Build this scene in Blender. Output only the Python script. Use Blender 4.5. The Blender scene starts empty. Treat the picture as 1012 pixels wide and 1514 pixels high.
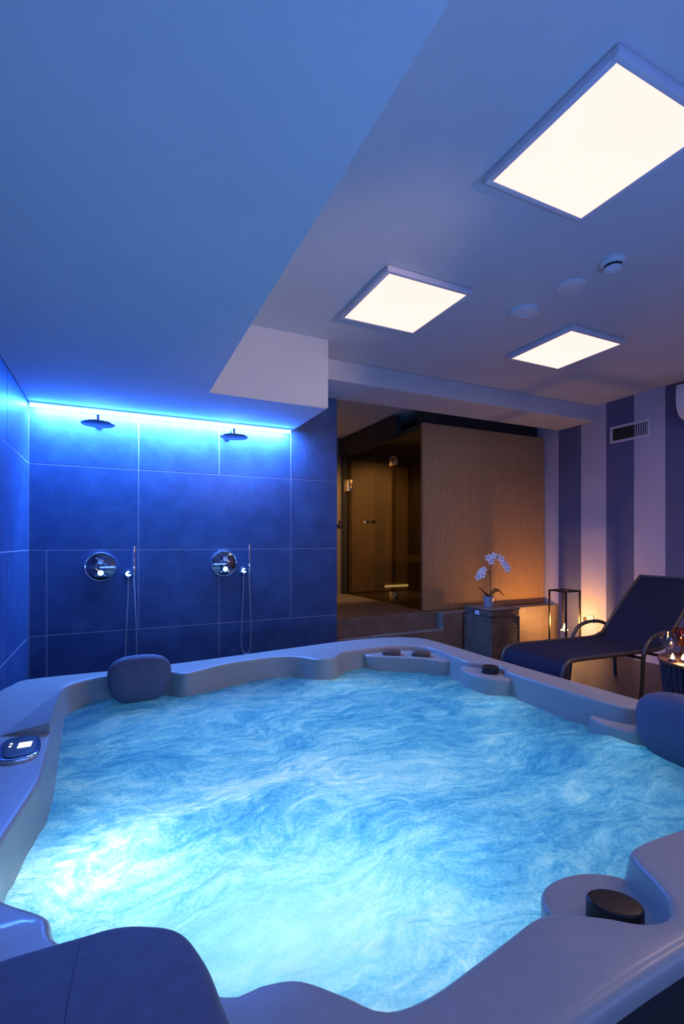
import bpy, bmesh, math, random
from mathutils import Vector, Matrix, noise
from mathutils.geometry import delaunay_2d_cdt
random.seed(7)
PI = math.pi
sc = bpy.context.scene
C = sc.collection
HC = 1.08            # camera height above the floor

# ------------------------------------------------------------------ materials
def nt_new(name):
    m = bpy.data.materials.new(name); m.use_nodes = True
    nt = m.node_tree; nt.nodes.clear()
    out = nt.nodes.new('ShaderNodeOutputMaterial')
    return m, nt, out
def N(nt, t, **kw):
    n = nt.nodes.new(t)
    for k, v in kw.items(): setattr(n, k, v)
    return n
def L(nt, a, b): nt.links.new(a, b)
def ramp(nt, fac, stops):
    r = N(nt, 'ShaderNodeValToRGB')
    el = r.color_ramp.elements
    while len(el) < len(stops): el.new(0.5)
    for e, (p, c) in zip(el, stops):
        e.position = p; e.color = (*c, 1) if len(c) == 3 else c
    L(nt, fac, r.inputs[0]); return r.outputs[0]
def math_n(nt, op, a, b=None, c=None, clamp=False):
    n = N(nt, 'ShaderNodeMath', operation=op, use_clamp=clamp)
    for i, v in enumerate((a, b, c)):
        if v is None: continue
        if isinstance(v, (int, float)): n.inputs[i].default_value = v
        else: L(nt, v, n.inputs[i])
    return n.outputs[0]
def mixc(nt, fac, a, b):
    n = N(nt, 'ShaderNodeMix', data_type='RGBA')
    for i, v in ((0, fac), (6, a), (7, b)):
        if isinstance(v, (int, float)): n.inputs[i].default_value = v
        elif isinstance(v, tuple): n.inputs[i].default_value = (*v, 1)
        else: L(nt, v, n.inputs[i])
    return n.outputs[2]
def coords(nt, scale=(1, 1, 1), rot=(0, 0, 0), kind='Object'):
    t = N(nt, 'ShaderNodeTexCoord'); mp = N(nt, 'ShaderNodeMapping')
    mp.inputs['Scale'].default_value = scale; mp.inputs['Rotation'].default_value = rot
    L(nt, t.outputs[kind], mp.inputs[0]); return mp.outputs[0]
def noise_n(nt, vec, scale, detail=4, rough=.5, dist=0):
    n = N(nt, 'ShaderNodeTexNoise'); L(nt, vec, n.inputs['Vector'])
    n.inputs['Scale'].default_value = scale; n.inputs['Detail'].default_value = detail
    n.inputs['Roughness'].default_value = rough; n.inputs['Distortion'].default_value = dist
    return n.outputs['Fac']
def pbsdf(nt, out, rough=.5, metal=0, spec=.5, coat=0):
    b = N(nt, 'ShaderNodeBsdfPrincipled')
    b.inputs['Roughness'].default_value = rough; b.inputs['Metallic'].default_value = metal
    b.inputs['Specular IOR Level'].default_value = spec; b.inputs['Coat Weight'].default_value = coat
    L(nt, b.outputs[0], out.inputs[0]); return b
def bump(nt, b, h, strength=.2, dist=.01):
    n = N(nt, 'ShaderNodeBump'); n.inputs['Strength'].default_value = strength; n.inputs['Distance'].default_value = dist
    L(nt, h, n.inputs['Height']); L(nt, n.outputs[0], b.inputs['Normal'])
def simple(name, col, rough=.5, metal=0, var=.12, nscale=8, coat=0, bmp=0, bscale=60, spec=.5, sc3=(1, 1, 1)):
    m, nt, out = nt_new(name); b = pbsdf(nt, out, rough, metal, spec, coat)
    v = coords(nt, sc3)
    f = noise_n(nt, v, nscale, 5, .6)
    lo = tuple(c * (1 - var) for c in col); hi = tuple(min(1, c * (1 + var)) for c in col)
    L(nt, ramp(nt, f, [(.3, lo), (.7, hi)]), b.inputs['Base Color'])
    if bmp: bump(nt, b, noise_n(nt, v, bscale, 4, .6), bmp, .005)
    return m
def emit(name, col, s):
    m, nt, out = nt_new(name); e = N(nt, 'ShaderNodeEmission')
    v = coords(nt); f = noise_n(nt, v, 1.5, 2)
    L(nt, mixc(nt, f, col, tuple(c * .93 for c in col)), e.inputs[0])
    e.inputs[1].default_value = s
    L(nt, e.outputs[0], out.inputs[0]); return m

M = {}
M['plaster'] = simple('white_plaster', (.62, .62, .64), .85, var=.03, nscale=3, bmp=.05)
M['tile'] = None
def tile_mat():
    m, nt, out = nt_new('led_tinted_slate_tile'); b = pbsdf(nt, out, .42, 0, .45)
    v = coords(nt); f = noise_n(nt, v, 6, 8, .65, .4); g = noise_n(nt, v, 90, 4, .7)
    k = math_n(nt, 'ADD', math_n(nt, 'MULTIPLY', f, .7), math_n(nt, 'MULTIPLY', g, .3))
    L(nt, ramp(nt, k, [(.3, (.022, .062, .17)), (.5, (.036, .092, .24)), (.72, (.062, .14, .33))]), b.inputs['Base Color'])  # blue LED light is mixed into the anthracite tile colour
    bump(nt, b, k, .25, .006); return m
M['tile'] = tile_mat()
M['grout'] = simple('pale_grout', (.34, .40, .52), .8)
def floor_mat():
    m, nt, out = nt_new('dark_floor_tile'); b = pbsdf(nt, out, .45, 0, .4)
    v = coords(nt); br = N(nt, 'ShaderNodeTexBrick'); L(nt, v, br.inputs['Vector'])
    br.offset = .5; br.inputs['Scale'].default_value = 1.0
    br.inputs['Brick Width'].default_value = .9; br.inputs['Row Height'].default_value = .3
    br.inputs['Mortar Size'].default_value = .004
    br.inputs['Color1'].default_value = (.07, .05, .036, 1); br.inputs['Color2'].default_value = (.085, .06, .045, 1)
    br.inputs['Mortar'].default_value = (.1, .08, .06, 1)
    f = noise_n(nt, coords(nt, (2, 14, 2)), 4, 6, .6)
    L(nt, mixc(nt, f, br.outputs[0], (.05, .035, .024)), b.inputs['Base Color'])
    bump(nt, b, f, .1); return m
M['floor'] = floor_mat()
M['step'] = simple('brown_stone_tile', (.22, .17, .14), .5, var=.25, nscale=5, bmp=.15)
def stripe_mat():
    m, nt, out = nt_new('striped_wall_paint'); b = pbsdf(nt, out, .8, 0, .3)
    t = N(nt, 'ShaderNodeTexCoord'); s = N(nt, 'ShaderNodeSeparateXYZ'); L(nt, t.outputs['Object'], s.inputs[0])
    k = math_n(nt, 'FLOORED_MODULO', math_n(nt, 'MULTIPLY', math_n(nt, 'ADD', s.outputs[1], -2.30), 1 / .28), 2.0)
    g = math_n(nt, 'GREATER_THAN', k, 1.0)
    f = noise_n(nt, coords(nt), 5, 5)
    dk = mixc(nt, f, (.115, .125, .225), (.14, .15, .26)); lt = mixc(nt, f, (.52, .48, .56), (.58, .54, .62))
    L(nt, mixc(nt, g, dk, lt), b.inputs['Base Color'])
    bump(nt, b, noise_n(nt, coords(nt), 150, 3), .08); return m
M['stripe'] = stripe_mat()
def wood_mat(name, a, c, sc3, rough=.5):
    m, nt, out = nt_new(name); b = pbsdf(nt, out, rough, 0, .35)
    f = noise_n(nt, coords(nt, sc3), 6, 6, .6, .3)
    g = noise_n(nt, coords(nt), 1.2, 3)
    k = math_n(nt, 'ADD', math_n(nt, 'MULTIPLY', f, .75), math_n(nt, 'MULTIPLY', g, .25))
    L(nt, ramp(nt, k, [(.3, a), (.7, c)]), b.inputs['Base Color'])
    bump(nt, b, f, .12); return m
M['oak'] = wood_mat('pale_oak_veneer', (.36, .20, .09), (.54, .335, .165), (22, 22, 1.2))
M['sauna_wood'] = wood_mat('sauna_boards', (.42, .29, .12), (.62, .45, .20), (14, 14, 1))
M['shade_boards'] = wood_mat('shade_painted_sauna_boards', (.030, .020, .012), (.055, .036, .02), (14, 14, 1))  # darker copy of the boards, paints the shade inside the sauna
M['bench_wood'] = wood_mat('bench_boards', (.42, .28, .12), (.6, .42, .2), (1, 16, 16))
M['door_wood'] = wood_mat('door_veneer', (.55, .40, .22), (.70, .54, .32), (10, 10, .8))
M['acrylic'] = simple('pearl_grey_acrylic', (.39, .40, .36), .36, var=.05, nscale=25, coat=.08, spec=.45)
M['pillow'] = simple('dark_blue_grey_foam', (.115, .13, .19), .62, var=.1, nscale=40, bmp=.05, bscale=200, spec=.35)
M['black'] = simple('black_plastic', (.008, .008, .009), .42, var=.2)
M['brown_plastic'] = simple('brown_filter_plastic', (.16, .09, .06), .5)
def chrome_mat():
    m, nt, out = nt_new('chrome'); b = pbsdf(nt, out, .08, 1)
    f = noise_n(nt, coords(nt), 30, 3)
    L(nt, ramp(nt, f, [(0, (.72, .74, .78)), (1, (.86, .87, .9))]), b.inputs['Base Color']); return m
M['chrome'] = chrome_mat()
M['hose'] = simple('steel_hose', (.6, .62, .66), .3, .8, nscale=200)
M['steel'] = simple('brushed_dark_steel', (.30, .31, .34), .35, .9, nscale=50)
M['plate'] = simple('polished_dark_chrome', (.22, .23, .27), .1, 1, nscale=20)
M['brass'] = simple('polished_nickel', (.75, .68, .52), .2, 1)
M['white_paint'] = simple('white_metal_paint', (.66, .66, .72), .4, var=.03)
M['white_plastic'] = simple('white_plastic', (.68, .69, .72), .45, var=.03)
M['dark'] = simple('dark_void', (.012, .011, .011), .9)
M['iron'] = simple('black_iron', (.012, .011, .011), .5, .3)
M['darkpanel'] = simple('dark_painted_board', (.035, .033, .032), .7)
M['vest_wall'] = simple('warm_wall_paint', (.26, .185, .115), .8, var=.05)
def sling_mat():
    m, nt, out = nt_new('navy_mesh_fabric'); b = pbsdf(nt, out, .75, 0, .25)
    v = coords(nt); w = N(nt, 'ShaderNodeTexChecker'); L(nt, v, w.inputs['Vector']); w.inputs['Scale'].default_value = 260
    f = noise_n(nt, v, 5, 4)
    L(nt, mixc(nt, math_n(nt, 'MULTIPLY', w.outputs['Fac'], .5), mixc(nt, f, (.020, .022, .05), (.027, .03, .062)), (.014, .016, .036)), b.inputs['Base Color'])
    bump(nt, b, w.outputs['Fac'], .1, .001); return m
M['sling'] = sling_mat()
M['lounger_frame'] = simple('grey_powder_coat', (.10, .095, .09), .4, .4)
def wicker_mat():
    m, nt, out = nt_new('woven_wicker'); b = pbsdf(nt, out, .6, 0, .3)
    v = coords(nt)
    s = N(nt, 'ShaderNodeSeparateXYZ'); L(nt, v, s.inputs[0])
    u = math_n(nt, 'ADD', s.outputs[0], s.outputs[1])
    row = math_n(nt, 'MULTIPLY', s.outputs[2], 62.0)
    par = math_n(nt, 'MULTIPLY', math_n(nt, 'FLOORED_MODULO', math_n(nt, 'FLOOR', row), 2.0), PI)
    wv = math_n(nt, 'SINE', math_n(nt, 'ADD', math_n(nt, 'MULTIPLY', u, 150.0), par))
    rr = math_n(nt, 'ABSOLUTE', math_n(nt, 'SINE', math_n(nt, 'MULTIPLY', row, PI)))
    h = math_n(nt, 'MULTIPLY', rr, math_n(nt, 'ADD', math_n(nt, 'MULTIPLY', wv, .18), .8))
    f = noise_n(nt, v, 12, 5)
    h2 = math_n(nt, 'MULTIPLY', h, math_n(nt, 'ADD', f, .45))
    L(nt, ramp(nt, h2, [(0, (.03, .022, .018)), (.5, (.17, .125, .10)), (1, (.34, .27, .22))]), b.inputs['Base Color'])
    bump(nt, b, h, .9, .008); return m
M['wicker'] = wicker_mat()
M['tag'] = simple('pale_tag', (.62, .68, .8), .5)
M['pot'] = simple('zinc_pot', (.36, .41, .52), .45, .3, nscale=20)
M['petal'] = simple('white_petal', (.90, .82, .80), .55, var=.04)
M['petal_core'] = simple('orchid_lip', (.55, .30, .36), .5)
M['leaf'] = simple('dark_green_leaf', (.03, .045, .022), .4, var=.3)
M['stem'] = simple('green_stem', (.06, .055, .03), .5)
M['wax'] = simple('ivory_wax', (.75, .62, .48), .5, var=.03)
M['flame'] = emit('candle_flame', (1.0, .62, .22), 24)
M['flame_small'] = emit('tealight_flame', (1.0, .55, .2), 14)
M['panel_light'] = emit('opal_diffuser', (1.0, .72, .65), 1.38)
M['led'] = emit('blue_led_strip', (.20, .55, 1.0), 5)
M['floor_led'] = emit('white_led_strip', (1.0, .9, .7), 1.4)
M['screen'] = emit('lit_display', (.85, .88, 1.0), 1.6)
M['slat_dark'] = simple('dark_slats', (.10, .08, .075), .5)
M['glass_panel'] = None
def glass_mat(name, tint, refl, rough=.0):
    m, nt, out = nt_new(name)
    t = N(nt, 'ShaderNodeBsdfTransparent'); t.inputs[0].default_value = (*tint, 1)
    g = N(nt, 'ShaderNodeBsdfGlossy'); g.inputs['Roughness'].default_value = rough; g.inputs[0].default_value = (.9, .9, .9, 1)
    lw = N(nt, 'ShaderNodeLayerWeight'); lw.inputs[0].default_value = .35
    fac = math_n(nt, 'ADD', math_n(nt, 'MULTIPLY', lw.outputs['Fresnel'], .3), refl, clamp=True)
    mx = N(nt, 'ShaderNodeMixShader'); L(nt, fac, mx.inputs[0]); L(nt, t.outputs[0], mx.inputs[1]); L(nt, g.outputs[0], mx.inputs[2])
    L(nt, mx.outputs[0], out.inputs[0]); return m
M['bronze_glass'] = glass_mat('bronze_tinted_glass', (.60, .50, .32), .04)
M['clear_glass'] = glass_mat('clear_glass', (.95, .955, .96), .02)
M['amber_glass'] = glass_mat('amber_glass', (.9, .55, .25), .06)
def barrel_mat():
    m, nt, out = nt_new('dark_bamboo'); b = pbsdf(nt, out, .5, 0, .4)
    f = noise_n(nt, coords(nt, (30, 30, 1.5)), 5, 4)
    L(nt, ramp(nt, f, [(.3, (.035, .03, .035)), (.7, (.12, .11, .13))]), b.inputs['Base Color']); return m
M['bamboo'] = barrel_mat()
M['copper'] = simple('copper_table_top', (.36, .20, .12), .3, .6, nscale=10)

# water: an aerated, light scattering surface lit by lamps below it
def water_mat():
    m, nt, out = nt_new('aerated_spa_water')
    v = coords(nt)
    warp = N(nt, 'ShaderNodeTexNoise'); L(nt, v, warp.inputs['Vector']); warp.inputs['Scale'].default_value = 1.7; warp.inputs['Detail'].default_value = 3
    vm = N(nt, 'ShaderNodeVectorMath', operation='MULTIPLY_ADD'); L(nt, warp.outputs['Color'], vm.inputs[0])
    vm.inputs[1].default_value = (.5, .5, 0); L(nt, v, vm.inputs[2])
    st = N(nt, 'ShaderNodeMapping'); st.inputs['Scale'].default_value = (1.0, 2.2, 1); st.inputs['Rotation'].default_value = (0, 0, math.radians(-24)); L(nt, vm.outputs[0], st.inputs[0])
    big = noise_n(nt, st.outputs[0], 2.4, 10, .60, .25)
    fine = noise_n(nt, st.outputs[0], 14, 10, .70, .5)
    tiny = noise_n(nt, v, 120, 5, .7, .6)
    s = N(nt, 'ShaderNodeSeparateXYZ'); L(nt, v, s.inputs[0])
    def blob(cx, cy, rx, ry):
        a = math_n(nt, 'POWER', math_n(nt, 'MULTIPLY', math_n(nt, 'ADD', s.outputs[0], -cx), 1 / rx), 2.0)
        b = math_n(nt, 'POWER', math_n(nt, 'MULTIPLY', math_n(nt, 'ADD', s.outputs[1], -cy), 1 / ry), 2.0)
        return math_n(nt, 'EXPONENT', math_n(nt, 'MULTIPLY', math_n(nt, 'ADD', a, b), -1.0))
    # jets boil hardest near the left front corner, along a crest, and at the middle
    rg = N(nt, 'ShaderNodeTexNoise', noise_type='RIDGED_MULTIFRACTAL'); L(nt, st.outputs[0], rg.inputs['Vector'])
    rg.inputs['Scale'].default_value = 11; rg.inputs['Detail'].default_value = 6; rg.inputs['Roughness'].default_value = .55; rg.inputs['Distortion'].default_value = .9
    ridge = math_n(nt, 'MINIMUM', math_n(nt, 'MULTIPLY', rg.outputs[0], .5), 1.0)
    # the crest runs from the left front corner towards the middle
    cr = math_n(nt, 'ADD', s.outputs[1], math_n(nt, 'MULTIPLY_ADD', s.outputs[0], -.45, -1.30))
    cr = math_n(nt, 'ADD', cr, math_n(nt, 'MULTIPLY', math_n(nt, 'ADD', big, -.5), .3))
    crest = math_n(nt, 'MULTIPLY', math_n(nt, 'EXPONENT', math_n(nt, 'MULTIPLY', math_n(nt, 'POWER', math_n(nt, 'MULTIPLY', cr, 1 / .075), 2.0), -1.0)), math_n(nt, 'MULTIPLY', blob(.05, 1.3, .42, .4), 1.3))
    froth = math_n(nt, 'ADD', crest, math_n(nt, 'ADD', blob(-.10, 1.20, .16, .10), math_n(nt, 'ADD', math_n(nt, 'MULTIPLY', blob(.62, 1.35, .35, .3), .85), math_n(nt, 'MULTIPLY', blob(.55, .72, .25, .15), .5))), clamp=True)
    mask = math_n(nt, 'MULTIPLY', froth, math_n(nt, 'MULTIPLY_ADD', ridge, .75, .06))
    mask = math_n(nt, 'ADD', mask, math_n(nt, 'ADD', math_n(nt, 'MULTIPLY', blob(.30, .86, .42, .26), .09), math_n(nt, 'MULTIPLY', blob(.9, 2.2, .5, .2), .05)))
    smooth = math_n(nt, 'SUBTRACT', 1.0, math_n(nt, 'MULTIPLY', blob(.27, .85, .36, .22), .7))
    k = math_n(nt, 'ADD', math_n(nt, 'MULTIPLY', big, .50), math_n(nt, 'MULTIPLY', fine, .50))
    k = math_n(nt, 'ADD', math_n(nt, 'MULTIPLY', math_n(nt, 'ADD', k, -.5), smooth), .5)
    k = math_n(nt, 'ADD', k, mask)
    kt = math_n(nt, 'ADD', k, math_n(nt, 'MULTIPLY', math_n(nt, 'MULTIPLY', math_n(nt, 'ADD', tiny, -.5), .34), smooth))
    col = ramp(nt, kt, [(.39, (.06, .31, .62)), (.49, (.17, .50, .76)), (.59, (.42, .72, .88)), (.74, (.95, .97, .98))])
    tr = N(nt, 'ShaderNodeBsdfTranslucent'); L(nt, col, tr.inputs[0])
    df = N(nt, 'ShaderNodeBsdfDiffuse'); L(nt, mixc(nt, .6, col, (.05, .08, .12)), df.inputs[0])
    gl = N(nt, 'ShaderNodeBsdfGlossy'); gl.inputs['Roughness'].default_value = .12
    m1 = N(nt, 'ShaderNodeMixShader'); m1.inputs[0].default_value = .2
    L(nt, tr.outputs[0], m1.inputs[1]); L(nt, df.outputs[0], m1.inputs[2])
    fr = N(nt, 'ShaderNodeFresnel'); fr.inputs[0].default_value = 1.33
    m2 = N(nt, 'ShaderNodeMixShader'); L(nt, math_n(nt, 'MULTIPLY', fr.outputs[0], .7), m2.inputs[0])
    L(nt, m1.outputs[0], m2.inputs[1]); L(nt, gl.outputs[0], m2.inputs[2])
    bp = N(nt, 'ShaderNodeBump'); bp.inputs['Strength'].default_value = .5; bp.inputs['Distance'].default_value = .02
    L(nt, kt, bp.inputs['Height'])
    L(nt, bp.outputs[0], gl.inputs['Normal']); L(nt, bp.outputs[0], fr.inputs['Normal'])
    L(nt, m2.outputs[0], out.inputs[0]); return m
M['water'] = water_mat()

# ------------------------------------------------------------------ helpers
def link(name, me, mat, parent=None, smooth=None):
    me.materials.append(mat)
    if smooth is not None:
        me.polygons.foreach_set('use_smooth', [True] * len(me.polygons))
        me.set_sharp_from_angle(angle=math.radians(smooth))
    o = bpy.data.objects.new(name, me); C.objects.link(o)
    if parent is not None:
        o.parent = parent
        o.matrix_parent_inverse = Matrix.Translation(-Vector(parent['_w'])) if '_w' in parent else Matrix()
    return o
def obj(name, bm, mat, parent=None, smooth=35):
    """link the bmesh as ONE mesh object; vertices are given in world space"""
    bmesh.ops.recalc_face_normals(bm, faces=bm.faces)
    me = bpy.data.meshes.new(name)
    if parent is not None:                          # store vertices relative to the thing's base
        bmesh.ops.translate(bm, verts=bm.verts, vec=-world_of(parent))
    bm.to_mesh(me); bm.free()
    me.materials.append(mat)
    if smooth is not None:
        me.polygons.foreach_set('use_smooth', [True] * len(me.polygons))
        me.set_sharp_from_angle(angle=math.radians(smooth))
    o = bpy.data.objects.new(name, me); C.objects.link(o)
    if parent is not None: o.parent = parent
    return o
def world_of(o):
    v = Vector(o.location); p = o.parent
    while p is not None: v += Vector(p.location); p = p.parent
    return v
def tag(o, label=None, cat=None, group=None, kind=None):
    if label: o['label'] = label
    if cat: o['category'] = cat
    if group: o['group'] = group
    if kind: o['kind'] = kind
    return o
def thing(name, label, cat, loc=(0, 0, 0), group=None):
    o = bpy.data.objects.new(name, None); C.objects.link(o); o.location = loc; o.empty_display_size = .1
    return tag(o, label, cat, group)
def struct(name, bm, mat, smooth=None):
    o = obj(name, bm, mat, None, smooth); o['kind'] = 'structure'; return o
def dup(root, loc, label=None, group=None):
    r = root.copy(); C.objects.link(r); r.location = loc
    if label: r['label'] = label
    if group: r['group'] = group
    for ch in [c for c in root.children]:
        c = ch.copy(); C.objects.link(c); c.parent = r
        for g in [x for x in ch.children]:
            d = g.copy(); C.objects.link(d); d.parent = c
    return r
def box(bm, x0, x1, y0, y1, z0, z1, bev=0, seg=2):
    r = bmesh.ops.create_cube(bm, size=1)
    vs = r['verts']
    for v in vs:
        v.co = Vector(((x0 + x1) / 2 + v.co.x * (x1 - x0), (y0 + y1) / 2 + v.co.y * (y1 - y0), (z0 + z1) / 2 + v.co.z * (z1 - z0)))
    if bev:
        es = list({e for v in vs for e in v.link_edges})
        r2 = bmesh.ops.bevel(bm, geom=es, offset=bev, segments=seg, profile=.5, affect='EDGES')
    return bm
def B(*a, **k): return box(bmesh.new(), *a, **k)
def lathe(bm, prof, c, seg=32, axis='Z', scale=(1, 1)):
    rings = []
    for r, h in prof:
        ring = []
        for i in range(seg):
            a = 2 * PI * i / seg; x, y = r * math.cos(a) * scale[0], r * math.sin(a) * scale[1]
            p = {'Z': (x, y, h), 'Y': (x, h, y), 'X': (h, x, y)}[axis]
            ring.append(bm.verts.new(Vector(c) + Vector(p)))
        rings.append(ring)
    for a, b in zip(rings, rings[1:]):
        for i in range(seg):
            j = (i + 1) % seg; bm.faces.new((a[i], a[j], b[j], b[i]))
    if prof[0][0] > 1e-6: bm.faces.new(rings[0])
    if prof[-1][0] > 1e-6: bm.faces.new(rings[-1])
    return bm
def tube(bm, pts, r, seg=10, cap=True):
    pts = [Vector(p) for p in pts]; n = len(pts)
    rad = r if isinstance(r, (list, tuple)) else [r] * n
    t0 = (pts[1] - pts[0]).normalized()
    up = Vector((0, 0, 1)) if abs(t0.z) < .9 else Vector((1, 0, 0))
    nrm = t0.cross(up).normalized(); rings = []
    for i, p in enumerate(pts):
        t = (pts[min(i + 1, n - 1)] - pts[max(i - 1, 0)]).normalized()
        nrm = (nrm - t * nrm.dot(t)).normalized(); bn = t.cross(nrm)
        rings.append([bm.verts.new(p + (nrm * math.cos(2 * PI * k / seg) + bn * math.sin(2 * PI * k / seg)) * rad[i]) for k in range(seg)])
    for a, b in zip(rings, rings[1:]):
        for i in range(seg):
            j = (i + 1) % seg; bm.faces.new((a[i], a[j], b[j], b[i]))
    if cap: bm.faces.new(rings[0]); bm.faces.new(rings[-1])
    return bm
def catmull(pts, sub=6, closed=False):
    out = []; n = len(pts); P = [Vector(p) for p in pts]
    rng = n if closed else n - 1
    for i in range(rng):
        if closed: a, b, c, d = P[(i - 1) % n], P[i], P[(i + 1) % n], P[(i + 2) % n]
        else: a, b, c, d = P[max(i - 1, 0)], P[i], P[i + 1], P[min(i + 2, n - 1)]
        for k in range(sub):
            t = k / sub
            out.append(.5 * ((2 * b) + (c - a) * t + (2 * a - 5 * b + 4 * c - d) * t * t + (3 * b - a - 3 * c + d) * t ** 3))
    if not closed: out.append(P[-1])
    return out
def resample(pts, step, closed=True):
    P = pts + [pts[0]] if closed else pts
    d = [0]
    for a, b in zip(P, P[1:]): d.append(d[-1] + (b - a).length)
    n = max(8, int(d[-1] / step)); out = []; j = 0
    for i in range(n):
        s = d[-1] * i / n
        while d[j + 1] < s: j += 1
        t = (s - d[j]) / max(1e-9, d[j + 1] - d[j]); out.append(P[j].lerp(P[j + 1], t))
    return out
def normals2d(pts):
    n = len(pts); area = sum(pts[i].x * pts[(i + 1) % n].y - pts[(i + 1) % n].x * pts[i].y for i in range(n))
    s = 1 if area > 0 else -1; out = []
    for i in range(n):
        t = (pts[(i + 1) % n] - pts[i - 1]).normalized(); out.append(Vector((t.y * s, -t.x * s)))   # outward
    return out
def offset2d(pts, e):
    nn = normals2d(pts); return [p + k * e for p, k in zip(pts, nn)]
def cdt_fill(bm, outer, z, hole=None):
    """triangulate between closed rings of existing verts"""
    co = [v.co.to_2d() for v in outer]; m = len(outer); edges = [(i, (i + 1) % m) for i in range(m)]
    allv = list(outer)
    if hole:
        k = len(hole); co += [v.co.to_2d() for v in hole]; allv += list(hole)
        edges += [(m + i, m + (i + 1) % k) for i in range(k)]
    vo, eo, fo, ov, oe, of = delaunay_2d_cdt(co, edges, [], 0, 1e-7)
    poly_o = [v.co.to_2d() for v in outer]; poly_h = [v.co.to_2d() for v in hole] if hole else None
    vmap = {}
    for i, o in enumerate(ov):
        if o: vmap[i] = allv[o[0]]
    for f in fo:
        if any(i not in vmap for i in f): continue
        c = sum((vo[i] for i in f), Vector((0, 0))) / len(f)
        if not inside(c, poly_o): continue
        if poly_h and inside(c, poly_h): continue
        try: bm.faces.new([vmap[i] for i in f])
        except ValueError: pass
def inside(p, poly):
    r = False; j = len(poly) - 1
    for i in range(len(poly)):
        a, b = poly[i], poly[j]
        if (a.y > p.y) != (b.y > p.y) and p.x < (b.x - a.x) * (p.y - a.y) / (b.y - a.y) + a.x: r = not r
        j = i
    return r
def ring3(bm, pts, z): return [bm.verts.new((p.x, p.y, z)) for p in pts]
def stitch(bm, a, b):
    n = len(a)
    for i in range(n):
        j = (i + 1) % n; bm.faces.new((a[i], a[j], b[j], b[i]))
def slab(bm, pts, z0, z1, r, zfun=None):
    """plan outline extruded to a slab with rounded upper edge"""
    steps = [(0, z0), (0, z1 - r)] + [(-r * (1 - math.cos(a)), z1 - r + r * math.sin(a)) for a in (PI / 10 * k for k in range(1, 6))]
    prev = None; rings = []
    for e, z in steps:
        ring = ring3(bm, offset2d(pts, e), z)
        if prev: stitch(bm, prev, ring)
        prev = ring; rings.append(ring)
    cdt_fill(bm, prev, z1)
    cdt_fill(bm, rings[0], z0)
    if zfun:
        for rg in rings[1:]:
            for v in rg: v.co.z += zfun(v.co.x, v.co.y)
    return bm
def superell(bm, c, rx, ry, rz, e1=.55, e2=.55, u=40, vv=24, rot=None, fn=None):
    def sp(x, e): return math.copysign(abs(x) ** e, x)
    rings = []
    R = rot if rot else Matrix.Identity(3)
    for i in range(1, vv):
        ph = -PI / 2 + PI * i / vv; ring = []
        for j in range(u):
            th = 2 * PI * j / u
            p = Vector((rx * sp(math.cos(ph), e1) * sp(math.cos(th), e2), ry * sp(math.cos(ph), e1) * sp(math.sin(th), e2), rz * sp(math.sin(ph), e1)))
            if fn: p = fn(p)
            ring.append(bm.verts.new(Vector(c) + R @ p))
        rings.append(ring)
    for a, b in zip(rings, rings[1:]): stitch(bm, a, b)
    for ring, s in ((rings[0], -1), (rings[-1], 1)):
        p = Vector((0, 0, s * rz)); p = fn(p) if fn else p
        top = bm.verts.new(Vector(c) + R @ p)
        for j in range(u): bm.faces.new((ring[j], ring[(j + 1) % u], top))
    return bm

# ------------------------------------------------------------------ the setting
XL, XR, YB, YN = -.507, 4.37, 3.70, -1.6
ZC, ZS = HC + 1.38, HC + .914           # upper ceiling, soffit
YV = 5.75                               # back wall of the sauna lobby
struct('floor', B(XL - .2, XR + .2, YN - .1, YB + .1, -.1, 0), M['floor'])
struct('ceiling', B(XL - .2, XR + .2, YN - .1, YV + .2, ZC, ZC + .1), M['plaster'])
bm = bmesh.new(); vs = [(XL, YN), (.511, YN), (.511, 2.98), (1.31, 2.98), (1.31, YB), (XL, YB)]
lo = [bm.verts.new((x, y, ZS)) for x, y in vs]; hi = [bm.verts.new((x, y, ZC)) for x, y in vs]
bm.faces.new(lo); bm.faces.new(hi); stitch(bm, lo, hi)
bmesh.ops.bevel(bm, geom=[e for e in bm.edges if all(abs(v.co.z - ZS) < 1e-4 for v in e.verts)], offset=.006, segments=2, affect='EDGES')
struct('ceiling_soffit', bm, M['plaster'])
struct('trim_beam', B(1.31, XR, 3.27, YB, HC + 1.225, ZC, bev=.006), M['plaster'])
struct('wall_right', B(XR, XR + .15, YN, YV + .2, 0, ZC), M['stripe'])
struct('wall_front', B(XL - .15, XR + .15, YN - .15, YN, 0, ZC), M['plaster'])
# shower wall of large tiles over a pale grout bed
def tile_wall(name, rects, mk, grout):
    bm = bmesh.new()
    for r in rects:
        box(bm, *mk(*r), bev=.0015, seg=1)
    o = struct(name, bm, M['tile'])
    o.data.materials.append(M['grout'])
    b2 = bmesh.new(); b2.from_mesh(o.data); n0 = len(b2.faces)
    box(b2, *grout); b2.faces.ensure_lookup_table()
    for f in b2.faces[n0:]: f.material_index = 1
    b2.to_mesh(o.data); b2.free()
    return o
zz = [0, HC - .61, HC - .045, HC + .523, ZC]
G = .0022
rows = [[(XL, -.407), (-.407, .72), (.72, 1.71)],
        [(XL, -.407), (-.407, .154), (.154, .72), (.72, 1.295), (1.295, 1.71)],
        [(XL, .154), (.154, 1.295), (1.295, 1.71)],
        [(XL, .154), (.154, .72), (.72, 1.295), (1.295, 1.71)]]
rects = [(x0, x1, zz[i], zz[i + 1]) for i, r in enumerate(rows) for x0, x1 in r]
tile_wall('wall_back', rects, lambda x0, x1, z0, z1: (x0 + G, x1 - (G if x1 < 1.7 else 0), YB, YB + .02, z0 + G, z1 - G),
          (XL - .15, 1.705, YB + .0012, YB + .22, 0, ZC))
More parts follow.
